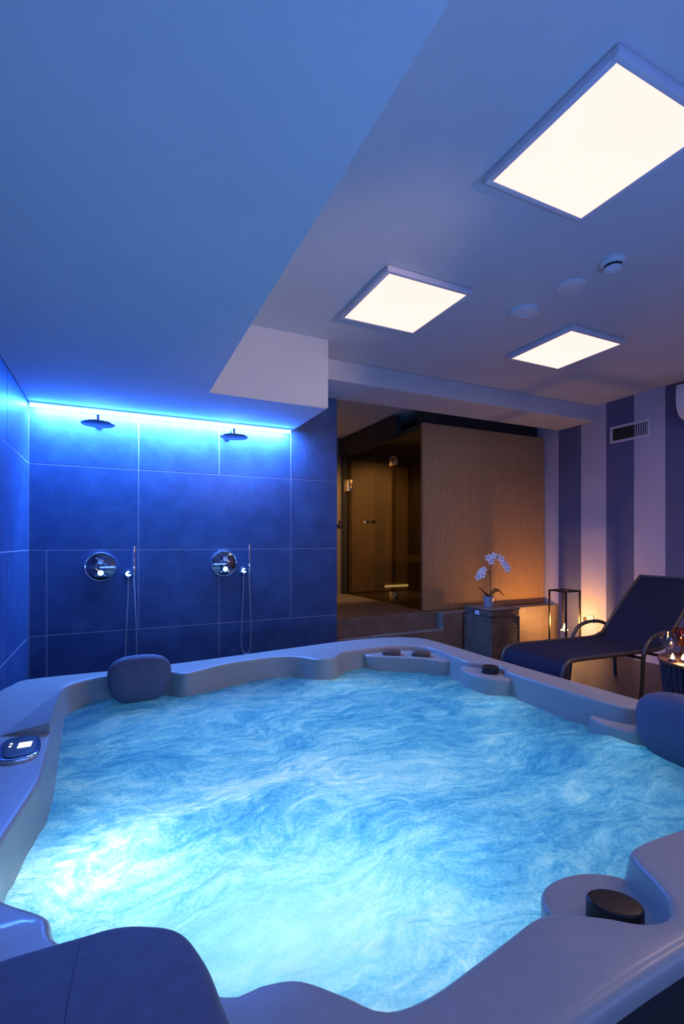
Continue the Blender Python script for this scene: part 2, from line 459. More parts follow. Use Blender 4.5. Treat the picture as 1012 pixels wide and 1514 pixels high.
rects = []
for i, ys in enumerate([[YN, -.3, .8, 1.9, 3.0, YB], [YN, -.6, .6, 1.8, 3.0, YB], [YN, -.3, .8, 1.9, 2.5, YB], [YN, -.6, .6, 1.8, 3.0, YB]]):
    rects += [(a, b, zz[i], zz[i + 1]) for a, b in zip(ys, ys[1:])]
tile_wall('wall_left', rects, lambda y0, y1, z0, z1: (XL - .02, XL, y0 + G, y1 - G, z0 + G, z1 - G),
          (XL - .15, XL - .0012, YN, YB + .1, 0, ZC))
# lobby behind the shower wall
struct('wall_lobby_left', B(1.35, 1.70, YB + .22, YV, 0, ZC), M['vest_wall'])
struct('wall_lobby_back', B(1.35, XR + .1, YV, YV + .15, 0, ZC), M['vest_wall'])
struct('floor_platform', B(1.705, XR, 3.82, YV, 0, HC - .668, bev=.004), M['step'])
struct('trim_plinth', B(2.82, XR, YB, 3.82, 0, HC - .668, bev=.003), M['step'])
struct('trim_lower_step', B(1.705, 2.82, YB, 3.82, 0, HC - .825, bev=.004), M['step'])
# door of the lobby
dr = thing('door_1', None, None, (2.25, YV - .02, HC - .668)); dr['kind'] = 'structure'
obj('door_frame', B(1.92, 1.97, YV - .03, YV, HC - .668, HC + 1.14), M['darkpanel'], dr)
obj('door_leaf', B(1.97, 2.60, YV - .025, YV, HC - .66, HC + 1.10, bev=.004), M['door_wood'], dr)
k = bmesh.new(); lathe(k, [(.0, -.075), (.022, -.075), (.03, -.06), (.022, -.045), (.012, -.04), (.012, -.006), (.03, -.004), (.03, 0)], (2.655, YV, HC + .27), 20, 'Y')
obj('door_knob', k, M['chrome'], dr)

# ------------------------------------------------------------------ hot tub
ZR = HC - .634
V2 = lambda l: [Vector(p) for p in l]
outer_c = V2([(-.36, 2.657), (0, 2.66), (.29, 2.67), (.97, 2.765), (1.3, 2.81), (1.6, 2.81), (1.8, 2.73), (1.885, 2.56), (1.90, 1.9), (1.935, 1.2),
              (1.94, .7), (1.86, .49), (1.6, .445), (1.1, .443), (.85, .442), (.6, .438), (0, .41), (-.35, .42), (-.49, .55), (-.5, .9), (-.5, 1.6), (-.5, 2.2), (-.475, 2.42), (-.43, 2.57)])
inner_c = V2([(-.08, .889), (-.1045, .958), (-.187, 1.044), (-.21, 1.13), (-.219, 1.223), (-.195, 1.40), (-.18, 1.53), (-.185, 1.75), (-.191, 1.92), (-.205, 2.15), (-.21, 2.34),
              (-.19, 2.456), (-.1, 2.53), (.0, 2.55), (.16, 2.55), (.25, 2.50), (.31, 2.43), (.38, 2.46), (.513, 2.53), (.65, 2.56), (.819, 2.569), (.93, 2.52), (1.0, 2.425), (1.06, 2.40),
              (1.115, 2.415), (1.165, 2.48), (1.23, 2.52), (1.39, 2.54), (1.58, 2.53), (1.69, 2.47), (1.737, 2.37), (1.72, 2.2), (1.708, 2.05), (1.745, 1.985), (1.785, 1.93), (1.785, 1.84),
              (1.753, 1.78), (1.756, 1.5), (1.772, 1.25), (1.80, 1.18), (1.845, 1.13), (1.85, 1.0), (1.84, .86), (1.77, .80), (1.72, .72), (1.6, .65), (1.4, .635), (1.157, .642), (1.03, .648),
              (.962, .64), (.938, .61), (.918, .565), (.89, .522), (.85, .50), (.80, .512), (.755, .548), (.70, .583), (.65, .597), (.57, .585), (.49, .572), (.40, .56), (.335, .568), (.295, .612), (.245, .662), (.19, .678), (.144, .682), (.05, .76)])
outer = resample([p.copy() for p in catmull(outer_c, 8, True)], .03)
inner = resample([p.copy() for p in catmull(inner_c, 8, True)], .016)
tub = thing('hot_tub', 'large pearl grey hot tub full of glowing blue water in the foreground', 'hot tub', (.7, 1.55, 0))
bm = bmesh.new(); prev = None
ro = .022
for e, z in [(-.010, ZR - .040), (0, ZR - .036), (0, ZR - ro)] + [(-ro * (1 - math.cos(PI / 10 * q)), ZR - ro + ro * math.sin(PI / 10 * q)) for q in range(1, 6)]:
    ring = ring3(bm, offset2d(outer, e), z)
    if prev: stitch(bm, prev, ring)
    prev = ring
out_top = prev; prev = None
ri = .016
for e, z in [(ri * (1 - math.cos(PI / 10 * q)) + 0, ZR - ri + ri * math.sin(PI / 10 * q)) for q in range(5, -1, -1)] + [(-.006, ZR - .05), (-.016, ZR - .10), (-.03, ZR - .16), (-.045, ZR - .24), (-.06, .06)]:
    ring = ring3(bm, offset2d(inner, e), z)
    if prev: stitch(bm, prev, ring)
    else: in_top = ring
    prev = ring
cdt_fill(bm, out_top, ZR, in_top)
cdt_fill(bm, prev, .06)
shell = obj('tub_shell', bm, M['acrylic'], tub, 50)
bm = bmesh.new(); prev = None
for e, z in ((-.018, .004), (-.018, ZR - .05), (-.003, ZR - .038), (-.02, ZR - .03)):
    ring = ring3(bm, offset2d(outer, e), z)
    if prev: stitch(bm, prev, ring)
    prev = ring
obj('side_skirt', bm, M['darkpanel'], tub, 40)
# moulded ledges: near diverter, far diverter, filter weir
def plan(pts, step=.012, sub=8): return resample([p.copy() for p in catmull(V2(pts), sub, True)], step)
obj('ledge', slab(bmesh.new(), plan([(.735, .60), (.735, .655), (.775, .695), (.83, .705), (.89, .695), (.94, .665), (.965, .62), (.95, .54), (.885, .490), (.81, .488), (.75, .535)]), .1, ZR - .058, .012), M['acrylic'], tub)
obj('ledge', slab(bmesh.new(), plan([(1.70, 2.06), (1.645, 2.0), (1.63, 1.90), (1.66, 1.80), (1.73, 1.755), (1.80, 1.77), (1.82, 1.9), (1.80, 2.02)]), .1, ZR - .028, .012), M['acrylic'], tub)
obj('ledge', slab(bmesh.new(), plan([(1.735, 1.32), (1.705, 1.27), (1.70, 1.20), (1.725, 1.12), (1.80, 1.08), (1.83, 1.2), (1.80, 1.32)]), .1, HC - .695, .012), M['acrylic'], tub)
weir = obj('filter_ledge', slab(bmesh.new(), plan([(1.36, 2.55), (1.37, 2.47), (1.47, 2.40), (1.60, 2.30), (1.67, 2.21), (1.74, 2.20), (1.77, 2.40), (1.69, 2.52), (1.55, 2.57)]), .1, ZR - .03, .012), M['acrylic'], tub)
for cx, cy, a in ((1.49, 2.45, -.6), (1.63, 2.345, -.75)):
    r = Matrix.Rotation(a, 3, 'Z')
    obj('filter_cap', superell(bmesh.new(), (cx, cy, ZR - .022), .055, .03, .022, .5, .5, 24, 12, r), M['brown_plastic'], tub)
# raised deck wedge on the left rim
bm = bmesh.new()
w0 = [(-.34, 1.90, ZR - .005), (-.196, 1.862, ZR - .005), (-.208, 2.38, ZR - .005), (-.40, 2.42, ZR - .005)]
w1 = [(-.34, 1.90, ZR + .001), (-.198, 1.866, ZR + .036), (-.209, 2.38, ZR + .003), (-.40, 2.42, ZR + .001)]
a_ = [bm.verts.new(p) for p in w0]; b_ = [bm.verts.new(p) for p in w1]
bm.faces.new(a_); bm.faces.new(b_); stitch(bm, a_, b_)
obj('rim_wedge', bm, M['acrylic'], tub)
# black diverter knobs
def knob(cx, cy, z, r, el, ang, h):
    pts = [Vector((cx, cy)) + Vector((r * math.cos(t) * el, r * math.sin(t))).xy for t in (2 * PI * q / 36 for q in range(36))]
    R2 = Matrix.Rotation(ang, 2)
    pts = [Vector((cx, cy)) + R2 @ (p - Vector((cx, cy))) for p in pts]
    return obj('diverter_knob', slab(bmesh.new(), pts, z, z + h, .007), M['black'], tub)
knob(.828, .578, ZR - .058, .035, 1.36, math.radians(-42), .036)
knob(1.735, 1.885, ZR - .028, .042, 1.0, 0, .034)
# control panel
cpx, cpy = -.262, 1.745
Rc = Matrix.Rotation(math.radians(6), 2)
def rr_pts(hx, hy, p=3.2, n=48):
    out = []
    for q in range(n):
        t = 2 * PI * q / n; c, s = math.cos(t), math.sin(t)
        out.append(Vector((cpx, cpy)) + Rc @ Vector((hx * math.copysign(abs(c) ** (2 / p), c), hy * math.copysign(abs(s) ** (2 / p), s))))
    return out
cp = obj('control_panel', slab(bmesh.new(), rr_pts(.055, .098), ZR - .004, ZR + .012, .006), M['chrome'], tub)
obj('panel_face', slab(bmesh.new(), rr_pts(.044, .086), ZR + .008, ZR + .0145, .002), M['black'], cp)
obj('display', B(cpx - .005, cpx + .030, cpy - .018, cpy + .022, ZR + .012, ZR + .016), M['screen'], cp)
for dy in (.004, .026):
    obj('button', lathe(bmesh.new(), [(.004, 0), (.004, .004), (0, .005)], (cpx - .026, cpy + dy, ZR + .012), 12), M['screen'], cp)
# head pillows
def bow(k):
    def f(p): return Vector((p.x * (1 + .10 * p.z / .12), p.y + k * (p.x * p.x) , p.z))
    return f
obj('head_pillow', superell(bmesh.new(), (.108, 2.475, ZR - .012), .138, .062, .112, .72, .72, 48, 28, Matrix.Rotation(math.radians(-12), 3, 'X'), bow(-.6)), M['pillow'], tub, 80)
obj('head_pillow', superell(bmesh.new(), (1.78, .975, ZR - .018), .165, .07, .122, .75, .75, 48, 28, Matrix.Rotation(math.radians(-90), 3, 'Z') @ Matrix.Rotation(math.radians(-12), 3, 'X'), bow(-.5)), M['pillow'], tub, 80)
near = plan([(-.29, .82), (-.22, .83), (-.151, .842), (-.09, .842), (-.04, .84), (.0, .838), (.0436, .822), (.094, .785), (.120, .715), (.130, .64), (.134, .57), (.10, .50), (.0, .455), (-.2, .455), (-.32, .52), (-.35, .68)], .012)
pl = obj('head_pillow', slab(bmesh.new(), near, ZR - .12, HC - .598, .022), M['pillow'], tub, 60)
seam = [(-.047, .815, HC - .598), (-.055, .72, HC - .5975), (-.06, .60, HC - .5975)]
obj('pillow_seam', tube(bmesh.new(), catmull(seam, 6), .0005, 6), M['black'], pl)

# water surface
poly_w = offset2d(inner, .012)
ZW = HC - .745
def wz(x, y):
    p = Vector((x, y, 0))
    a = noise.fractal(Vector((x * 2.6, y * 4.2, 0.3)), .8, 2.0, 5) * .012
    b = noise.turbulence(Vector((x * 9 + 3, y * 12, 1.7)), 4, False) * .008
    m = math.exp(-((x - .05) / .35) ** 2 - ((y - 1.1) / .3) ** 2)
    crest = math.exp(-((x - .15) / .35) ** 2 - ((y - 1.25 - .3 * x) / .06) ** 2)
    return ZW + a + b * (.5 + 1.6 * m) + m * .022 + crest * .015
bm = bmesh.new(); step = .0135; grid = {}
xs = int((1.90 + .26) / step); ys = int((2.60 - .46) / step)
def near_in(x, y): return inside(Vector((x, y)), poly_w)
flag = {(i, j): near_in(-.26 + i * step, .46 + j * step) for i in range(xs + 1) for j in range(ys + 1)}
def gv(i, j):
    if (i, j) not in grid:
        x, y = -.26 + i * step, .46 + j * step; grid[i, j] = bm.verts.new((x, y, wz(x, y)))
    return grid[i, j]
for i in range(xs):
    for j in range(ys):
        if flag[i, j] and flag[i + 1, j] and flag[i, j + 1] and flag[i + 1, j + 1]:
            bm.faces.new((gv(i, j), gv(i + 1, j), gv(i + 1, j + 1), gv(i, j + 1)))
wt = obj('spa_water', bm, M['water'], None, 180)
tag(wt, 'bubbling foamy blue water filling the hot tub', 'water', kind='stuff')

# ------------------------------------------------------------------ showers
def rain_shower(x, label):
    z = HC + .765; y = 3.45
    t = thing('rain_shower', label, 'shower head', (x, YB, z + .04), 'rain showers on the tiled wall')
    obj('shower_head', lathe(bmesh.new(), [(0, -.006), (.094, -.006), (.100, -.002), (.100, .004), (.094, .007), (.03, .011), (0, .012)], (x, y, z), 48), M['steel'], t)
    obj('joint', lathe(bmesh.new(), [(.010, .008), (.013, .014), (.013, .032), (.010, .045), (.010, .06)], (x, y, z), 20), M['chrome'], t)
    a = bmesh.new(); tube(a, [(x, y - .008, z + .05), (x, y + .1, z + .05), (x, YB, z + .05)], .010, 16)
    obj('shower_arm', a, M['chrome'], t)
    obj('wall_mount', lathe(bmesh.new(), [(.026, -.012), (.028, -.004), (.028, 0)], (x, YB, z + .05), 24, 'Y'), M['chrome'], t)
rain_shower(-.097, 'round rain shower head on the blue-lit tiled wall nearer the left corner')
rain_shower(.776, 'round rain shower head on the blue-lit tiled wall under the end of the lowered ceiling')
def mixer(x, z, r, label):
    t = thing('shower_mixer', label, 'shower mixer', (x, YB, z), 'round chrome shower mixers')
    pl_ = obj('mixer_plate', lathe(bmesh.new(), [(0, -.012), (r * .9, -.012), (r * .97, -.009), (r, -.004), (r, 0)], (x, YB, z), 48, 'Y'), M['plate'], t)
    obj('mounting_ring', lathe(bmesh.new(), [(r - .006, -.004), (r - .004, -.014), (r, -.015), (r + .004, -.010), (r + .004, 0)], (x, YB, z), 56, 'Y'), M['chrome'], t)
    for dz in (.036, -.04):
        kb = bmesh.new()
        lathe(kb, [(0, -.058), (.018, -.058), (.02, -.054), (.02, -.02), (.024, -.012)], (x, YB, z + dz), 24, 'Y')
        h = obj('mixer_handle', kb, M['chrome'], t)
        lv = bmesh.new()
        for q in range(4):
            a = PI / 4 + q * PI / 2
            tube(lv, [(x + .014 * math.cos(a), YB - .045, z + dz + .014 * math.sin(a)), (x + .044 * math.cos(a), YB - .047, z + dz + .036 * math.sin(a))], [.007, .009], 10)
        obj('handle_cross', lv, M['chrome'], h)
mixer(-.087, HC - .163, .098, 'round chrome shower mixer on the blue-lit tiles under the left rain shower')
mixer(.755, HC - .155, .096, 'round chrome shower mixer on the blue-lit tiles under the right rain shower')
def hand_shower(x, zt, zb, zloop, label):
    t = thing('hand_shower', label, 'hand shower', (x, YB, zt), 'stick hand showers')
    obj('handset', lathe(bmesh.new(), [(0, zb), (.009, zb), (.011, zb + .01), (.0125, zb + .06), (.0125, zt - .006), (.010, zt), (0, zt)], (x, YB - .05, 0), 20), M['chrome'], t)
    hb = bmesh.new(); hx = x - .036
    lathe(hb, [(0, -.035), (.018, -.035), (.02, -.03), (.02, -.006), (.027, -.004), (.027, 0)], (hx, YB, zb + .02), 24, 'Y')
    tube(hb, [(hx, YB - .025, zb + .02), (x - .01, YB - .045, zb + .03), (x + .004, YB - .05, zb + .035)], .009, 10)
    lathe(hb, [(.0, -.035), (.009, -.035), (.010, -.005), (.010, 0)], (hx, YB - .022, zb + .02), 14)
    obj('wall_mount', hb, M['chrome'], t)
    hx2 = hx
    pts = [(hx2, YB - .022, zb - .02), (hx2 - .003, YB - .022, zb - .15), (hx2 - .022 + .004, YB - .024, zloop + .14), (hx2 - .010, YB - .026, zloop + .035), (hx2 + .018, YB - .03, zloop), (x + .012, YB - .034, zloop + .04),
           (x + .018, YB - .036, zloop + .16), (x + .008, YB - .046, zb - .18), (x, YB - .05, zb - .03), (x, YB - .05, zb + .005)]
    obj('hose', tube(bmesh.new(), catmull(pts, 8), .0048, 8), M['hose'], t)
hand_shower(.121, HC - .02, HC - .235, HC - .90, 'chrome stick hand shower beside the left mixer, hose hanging behind the head pillow')
hand_shower(.938, HC - .01, HC - .232, HC - .86, 'chrome stick hand shower beside the right mixer with a hanging hose loop')
st = thing('led_strip', 'glowing blue LED strip along the top of the shower wall', 'light strip', ((XL + 1.29) / 2, YB, ZS))
obj('profile', B(XL + .004, 1.295, YB - .004, YB, ZS - .022, ZS), M['white_paint'], st)
obj('diffuser', B(XL + .006, 1.292, YB - .016, YB - .003, ZS - .008, ZS - .001), M['led'], st)

# ------------------------------------------------------------------ ceiling fixtures
def ceiling_light(x0, x1, y0, y1, label):
    t = thing('ceiling_light', label, 'ceiling light', ((x0 + x1) / 2, (y0 + y1) / 2, ZC), 'square glowing ceiling panels')
    w = .022; z0, z1 = ZC - .033, ZC - .004
    f = bmesh.new()
    box(f, x0, x1, y0, y0 + w, z0, z1, bev=.002); box(f, x0, x1, y1 - w, y1, z0, z1, bev=.002)
    box(f, x0, x0 + w, y0 + w, y1 - w, z0, z1, bev=.002); box(f, x1 - w, x1, y0 + w, y1 - w, z0, z1, bev=.002)
    box(f, x0 + .06, x1 - .06, y0 + .06, y1 - .06, z0 + .012, ZC)
    obj('frame', f, M['white_paint'], t)
    obj('diffuser', B(x0 + w, x1 - w, y0 + w, y1 - w, z0 + .002, z0 + .008), M['panel_light'], t)
ceiling_light(1.252, 1.772, .862, 1.392, 'big bright square ceiling panel cut by the right edge of the photo')
ceiling_light(1.22, 1.75, 2.04, 2.602, 'bright square ceiling panel nearest the lowered blue ceiling')
ceiling_light(2.60, 3.12, 2.10, 2.65, 'bright square ceiling panel furthest right, in front of the striped wall')
def disc(name, label, cat, x, y, prof, mat, group=None):
    t = thing(name, label, cat, (x, y, ZC), group)
    obj('housing', lathe(bmesh.new(), prof, (x, y, ZC), 40), mat, t); return t
t = disc('ceiling_disc', 'white round shallow dome fixture on the ceiling, nearest the far square panel', 'ceiling fixture', 2.20, 2.11, [(.088, 0), (.088, -.008), (.080, -.022), (.05, -.03), (0, -.032)], M['white_plastic'], 'round ceiling discs')
obj('cap', lathe(bmesh.new(), [(.026, -.028), (.026, -.036), (.02, -.04), (0, -.04)], (2.20, 2.11, ZC), 24), M['white_plastic'], t)
t = disc('ceiling_disc', 'white round flat fixture on the ceiling between the dome and the smoke detector', 'ceiling fixture', 2.21, 1.79, [(.074, 0), (.074, -.006), (.068, -.012), (0, -.014)], M['white_plastic'], 'round ceiling discs')
t = disc('smoke_detector', 'white smoke detector with dark slots on the ceiling by the big panel', 'smoke detector', 2.20, 1.545, [(.056, 0), (.056, -.014), (.05, -.022), (.042, -.024)], M['white_plastic'])
obj('sensor_cap', lathe(bmesh.new(), [(.040, -.036), (.040, -.046), (.03, -.054), (.014, -.056), (.012, -.052), (0, -.052)], (2.20, 1.545, ZC), 36), M['white_plastic'], t)
sl = bmesh.new()
for q in range(12):
    a = 2 * PI * q / 12
    b_ = box(bmesh.new(), .034, .039, -.007, .007, -.037, -.023)
    bmesh.ops.rotate(b_, verts=b_.verts, cent=(0, 0, 0), matrix=Matrix.Rotation(a, 3, 'Z')); bmesh.ops.translate(b_, verts=b_.verts, vec=(2.20, 1.545, ZC))
    me = bpy.data.meshes.new('t'); b_.to_mesh(me); b_.free(); sl.from_mesh(me); bpy.data.meshes.remove(me)
obj('slot_ring', sl, M['black'], t)

# ------------------------------------------------------------------ right wall fixtures
v0, v1, za, zb_ = 2.705, 3.09, HC + .965, HC + 1.125
t = thing('vent_grille', 'white framed ventilation grille high on the striped wall', 'vent', (XR, (v0 + v1) / 2, za))
f = bmesh.new(); w = .022
for a in ((v0, v1, za, za + w), (v0, v1, zb_ - w, zb_), (v0, v0 + w, za + w, zb_ - w), (v1 - w, v1, za + w, zb_ - w)):
    box(f, XR - .014, XR, a[0], a[1], a[2], a[3], bev=.002)
obj('frame', f, M['white_paint'], t)
obj('backing', B(XR - .003, XR - .0005, v0 + w, v1 - w, za + w, zb_ - w), M['dark'], t)
for q in range(16):
    y = v0 + w + (v1 - v0 - 2 * w) * (q + .5) / 16
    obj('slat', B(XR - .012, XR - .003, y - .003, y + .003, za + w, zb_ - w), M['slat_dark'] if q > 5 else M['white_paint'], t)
t = thing('air_conditioner', 'white wall air conditioner cut by the right edge of the photo', 'air conditioner', (XR, 2.08, HC + 1.02))
bm = bmesh.new()
prof = catmull([(XR, HC + 1.30), (XR - .17, HC + 1.30), (XR - .205, HC + 1.275), (XR - .21, HC + 1.16), (XR - .185, HC + 1.07), (XR - .12, HC + 1.022), (XR, HC + 1.015)], 5)
prof[0] = Vector((XR, HC + 1.30))
a_ = [bm.verts.new((p.x, 2.372, p.y)) for p in prof]; b_ = [bm.verts.new((p.x, 1.66, p.y)) for p in prof]
bm.faces.new(a_); bm.faces.new(b_); stitch(bm, a_, b_)
obj('casing', bm, M['white_plastic'], t)
obj('wall_mount', B(XR - .004, XR, 1.70, 2.34, HC + 1.05, HC + 1.27), M['steel'], t)
obj('air_flap', B(XR - .186, XR - .10, 1.70, 2.34, HC + 1.018, HC + 1.028), M['white_paint'], t)
t = thing('wall_socket', 'white wall socket low on the striped wall behind the lounger', 'socket', (XR, 3.33, HC - .78))
obj('plate', B(XR - .012, XR, 3.27, 3.395, HC - .815, HC - .735, bev=.003), M['white_plastic'], t)
obj('outlet', B(XR - .016, XR - .010, 3.345, 3.385, HC - .80, HC - .755, bev=.002), M['slat_dark'], t)

# ------------------------------------------------------------------ sauna
sx0, sx1, sy0, sy1, sz0, sz1 = 2.73, 4.35, 3.88, 5.72, HC - .668, HC + 1.178
sa = thing('sauna_cabin', 'sauna cabin with pale wooden front panel and bronze glass side', 'sauna', (3.5, 4.8, sz0))
obj('front_panel', B(sx0 - .015, XR - .02, sy0, sy0 + .035, sz0 + .006, sz1, bev=.002), M['oak'], sa)
obj('roof', B(sx0, sx1, sy0 + .035, sy1, sz1 - .05, sz1), M['darkpanel'], sa)
obj('lintel', B(sx0 - .05, sx0 + .02, sy0 + .45, sy1, sz1 - .02, sz1 + .17), M['darkpanel'], sa)
obj('frame_post', B(sx0 - .02, sx0 + .03, sy1 - .12, sy1 + .02, sz0, sz1 + .02), M['darkpanel'], sa)
obj('back_boards', B(sx0 + .03, sx1, sy1 - .02, sy1 + .01, sz0, sz1 - .05), M['shade_boards'], sa)
obj('bright_painted_board', B(2.80, 3.19, sy1 - .035, sy1 - .02, sz0 + .02, HC + 1.0), M['door_wood'], sa)  # pale boards added to paint the bright patches behind the glass
obj('bright_painted_board', B(3.33, 3.525, sy1 - .035, sy1 - .02, sz0 + .02, HC + 1.05), M['sauna_wood'], sa)
obj('bright_painted_board', B(3.53, 3.73, sy1 - .035, sy1 - .02, sz0 + .02, HC + 1.05), M['sauna_wood'], sa)
obj('gap_shade_sheet', B(2.745, sx1, sy0 + .12, sy0 + .14, sz1, ZC - .002), M['darkpanel'], sa)  # added dark sheet in place of the shade in the gap above the roof
obj('side_boards', B(sx1 - .03, sx1, sy0 + .04, sy1 - .02, sz0, sz1 - .05), M['shade_boards'], sa)
obj('painted_dark_strip', B(3.21, 3.31, sy1 - .10, sy1 - .02, sz0, sz1 - .05), M['darkpanel'], sa)  # added dark strips in place of the door frame's reflection
obj('painted_dark_strip', B(3.75, 3.83, sy1 - .10, sy1 - .02, sz0, sz1 - .05), M['darkpanel'], sa)
obj('bench', B(3.15, sx1 - .03, 5.12, 5.68, HC - .245, HC - .165, bev=.006), M['bench_wood'], sa)
obj('glass_wall', B(sx0 - .004, sx0 + .004, sy0 + .036, 4.44, sz0 + .01, sz1 - .05), M['bronze_glass'], sa)
gd = obj('glass_door', B(sx0 - .004, sx0 + .004, 4.452, 5.595, sz0 + .012, sz1 - .06), M['bronze_glass'], sa)
for yy, z in ((4.45, HC + .89), (4.45, sz0 + .09)):
    obj('hinge', B(sx0 - .018, sx0 + .018, yy - .055, yy + .055, z - .05, z + .05, bev=.004), M['brass'], gd)
for z in (HC + .74,):
    hb = B(sx0 - .03, sx0 + .03, 5.49, 5.63, z - .075, z + .075, bev=.006)
    obj('hinge', hb, M['brass'], gd)
hd = bmesh.new(); lathe(hd, [(0, -.07), (.02, -.07), (.024, -.055), (.012, -.035), (.012, .035), (.024, .055), (.02, .07), (0, .07)], (sx0, 4.98, HC + .25), 20, 'X')
obj('door_handle', hd, M['chrome'], gd)
obj('threshold', B(sx0 - .02, sx0 + .02, sy0 + .036, sy1, sz0, sz0 + .012), M['brass'], sa)
ths = obj('floor_light', B(3.30, 3.72, sy1 - .05, sy1 - .02, HC - .605, HC - .580), M['floor_led'], sa)
obj('heater', B(3.85, 4.25, 4.25, 4.6, sz0, HC - .1, bev=.01), M['iron'], sa)

# ------------------------------------------------------------------ basket and orchid
bx0, bx1, by0, by1, bh = 3.056, 3.40, 3.30, 3.665, HC - .606
by1 = 3.29 + .37; by0 = 3.30
bs = thing('wicker_basket', 'tall square dark wicker laundry basket below the wooden panel', 'basket', ((bx0 + bx1) / 2, (by0 + by1) / 2, 0))
BY = (by0 - .06, by1 - .06) # keep clear of the lower step
SX = .98
by0, by1 = 3.31, 3.67
bs.location = ((bx0 + bx1) / 2, (by0 + by1) / 2, 0)
obj('basket_body', B(bx0 + .008, bx1 - .008, by0 + .008, by1 - .008, 0, bh - .07, bev=.012), M['wicker'], bs)
obj('lid', B(bx0, bx1, by0, by1, bh - .068, bh, bev=.012), M['wicker'], bs)
rim = bmesh.new(); q = .008
tube(rim, [(bx0, by0, bh - .004), (bx1, by0, bh - .004), (bx1, by1, bh - .004), (bx0, by1, bh - .004), (bx0, by0, bh - .004)], .007, 8)
obj('lid_binding', rim, M['wicker'], bs)
for (x, y) in ((bx0 + .006, by0 + .006), (bx1 - .006, by0 + .006), (bx0 + .006, by1 - .006), (bx1 - .006, by1 - .006)):
    obj('corner_post', tube(bmesh.new(), [(x, y, 0), (x, y, bh - .07)], .010, 10), M['wicker'], bs)
tg = obj('name_tag', B(bx0 - .008, bx0 - .002, by0 + .15, by0 + .21, bh - .06, bh - .022, bev=.001), M['tag'], bs)
tg['label'] = 'small pale tag'
px_, py_ = 3.20, 3.50
orc = thing('potted_orchid', 'white flowering orchid in a small grey pot on the wicker basket', 'plant', (px_, py_, bh))
obj('pot', lathe(bmesh.new(), [(0, 0), (.036, 0), (.048, .085), (.053, .088), (.053, .100), (.046, .100), (.042, .08), (0, .078)], (px_, py_, bh + .003), 28), M['pot'], orc)
RX, RY = Vector((.74, -.67, 0)), Vector((.67, .74, 0))        # across the view of the room, and away along it
def O(u, z, d=0): return Vector((px_, py_, bh)) + RX * u + RY * d + Vector((0, 0, z))
s1 = catmull([O(.01, .08), O(.018, .20), O(.015, .33), O(.03, .44), O(.08, .485), O(.14, .45), O(.175, .38), O(.185, .33)], 6)
obj('stem', tube(bmesh.new(), s1, [.005 - .003 * i / len(s1) for i in range(len(s1))], 8), M['stem'], orc)
s2 = catmull([O(.015, .28), O(.0, .34), O(-.03, .355), O(-.07, .32), O(-.09, .275)], 6)
obj('stem', tube(bmesh.new(), s2, .0028, 8), M['stem'], orc)
def leaf_bm(u0, u1, z0, zt, z1, wd, d):
    bm = bmesh.new(); path = catmull([O(u0, z0, 0), O((u0 + u1) / 2, zt, d * .5), O(u1, z1, d)], 8); n = len(path); L_, R_, Mi = [], [], []
    for i, p in enumerate(path):
        s = math.sin(PI * min(1, .12 + .88 * i / (n - 1))) ** .7 * wd
        side = Vector((0, 0, 1)).cross((path[min(i + 1, n - 1)] - path[max(0, i - 1)]).normalized())
        Mi.append(bm.verts.new(p)); L_.append(bm.verts.new(p + side * s + Vector((0, 0, s * .45)))); R_.append(bm.verts.new(p - side * s + Vector((0, 0, s * .45))))
    for i in range(n - 1):
        bm.faces.new((L_[i], L_[i + 1], Mi[i + 1], Mi[i])); bm.faces.new((Mi[i], Mi[i + 1], R_[i + 1], R_[i]))
    return bm
for a in ((0, -.10, .09, .14, .20, .03, .0), (.01, .15, .09, .15, .10, .03, .02), (.0, .11, .09, .16, .16, .026, .05), (.0, -.05, .09, .12, .15, .024, -.06)):
    obj('leaf', leaf_bm(*a), M['leaf'], orc, 60)
def flower(c, s, tilt, rr):
    bm = bmesh.new(); F = (Vector((0, 0, 0)) - Vector((.7, .7, 0))).normalized()
    F = (F + Vector((random.uniform(-.4, .4), random.uniform(-.4, .4), tilt))).normalized()
    U = F.cross(RX).normalized(); W = U.cross(F)
    for q in range(5):
        a = rr + 2 * PI * q / 5; D = W * math.cos(a) + U * math.sin(a); S = F.cross(D); wd = .62 if q % 2 else .46
        pts = []
        for t_, w_ in ((.0, .08), (.3, wd * .75), (.62, wd), (.88, wd * .6), (1.0, .05)):
            b0 = c + D * s * t_ + F * s * (.25 * math.sin(t_ * 2.2) - .05)
            pts.append((bm.verts.new(b0 + S * s * w_ * .6), bm.verts.new(b0 + F * s * .06), bm.verts.new(b0 - S * s * w_ * .6)))
        for A, B_ in zip(pts, pts[1:]):
            bm.faces.new((A[0], B_[0], B_[1], A[1])); bm.faces.new((A[1], B_[1], B_[2], A[2]))
    o = obj('flower', bm, M['petal'], orc, 80)
    obj('flower_lip', superell(bmesh.new(), c + F * s * .2, s * .16, s * .16, s * .2, 1, 1, 10, 8), M['petal_core'], o)
for u, z, d in ((-.005, .47, -.02), (.045, .485, -.03), (.025, .435, -.03), (.085, .475, .0), (.115, .455, -.03), (.13, .42, .0), (.155, .40, -.02), (.17, .365, -.02), (-.045, .35, -.02), (-.075, .325, 0), (-.055, .305, -.03), (-.092, .285, -.01)):
    flower(O(u, z, d), .036, random.uniform(-.2, .5), random.uniform(0, 1))

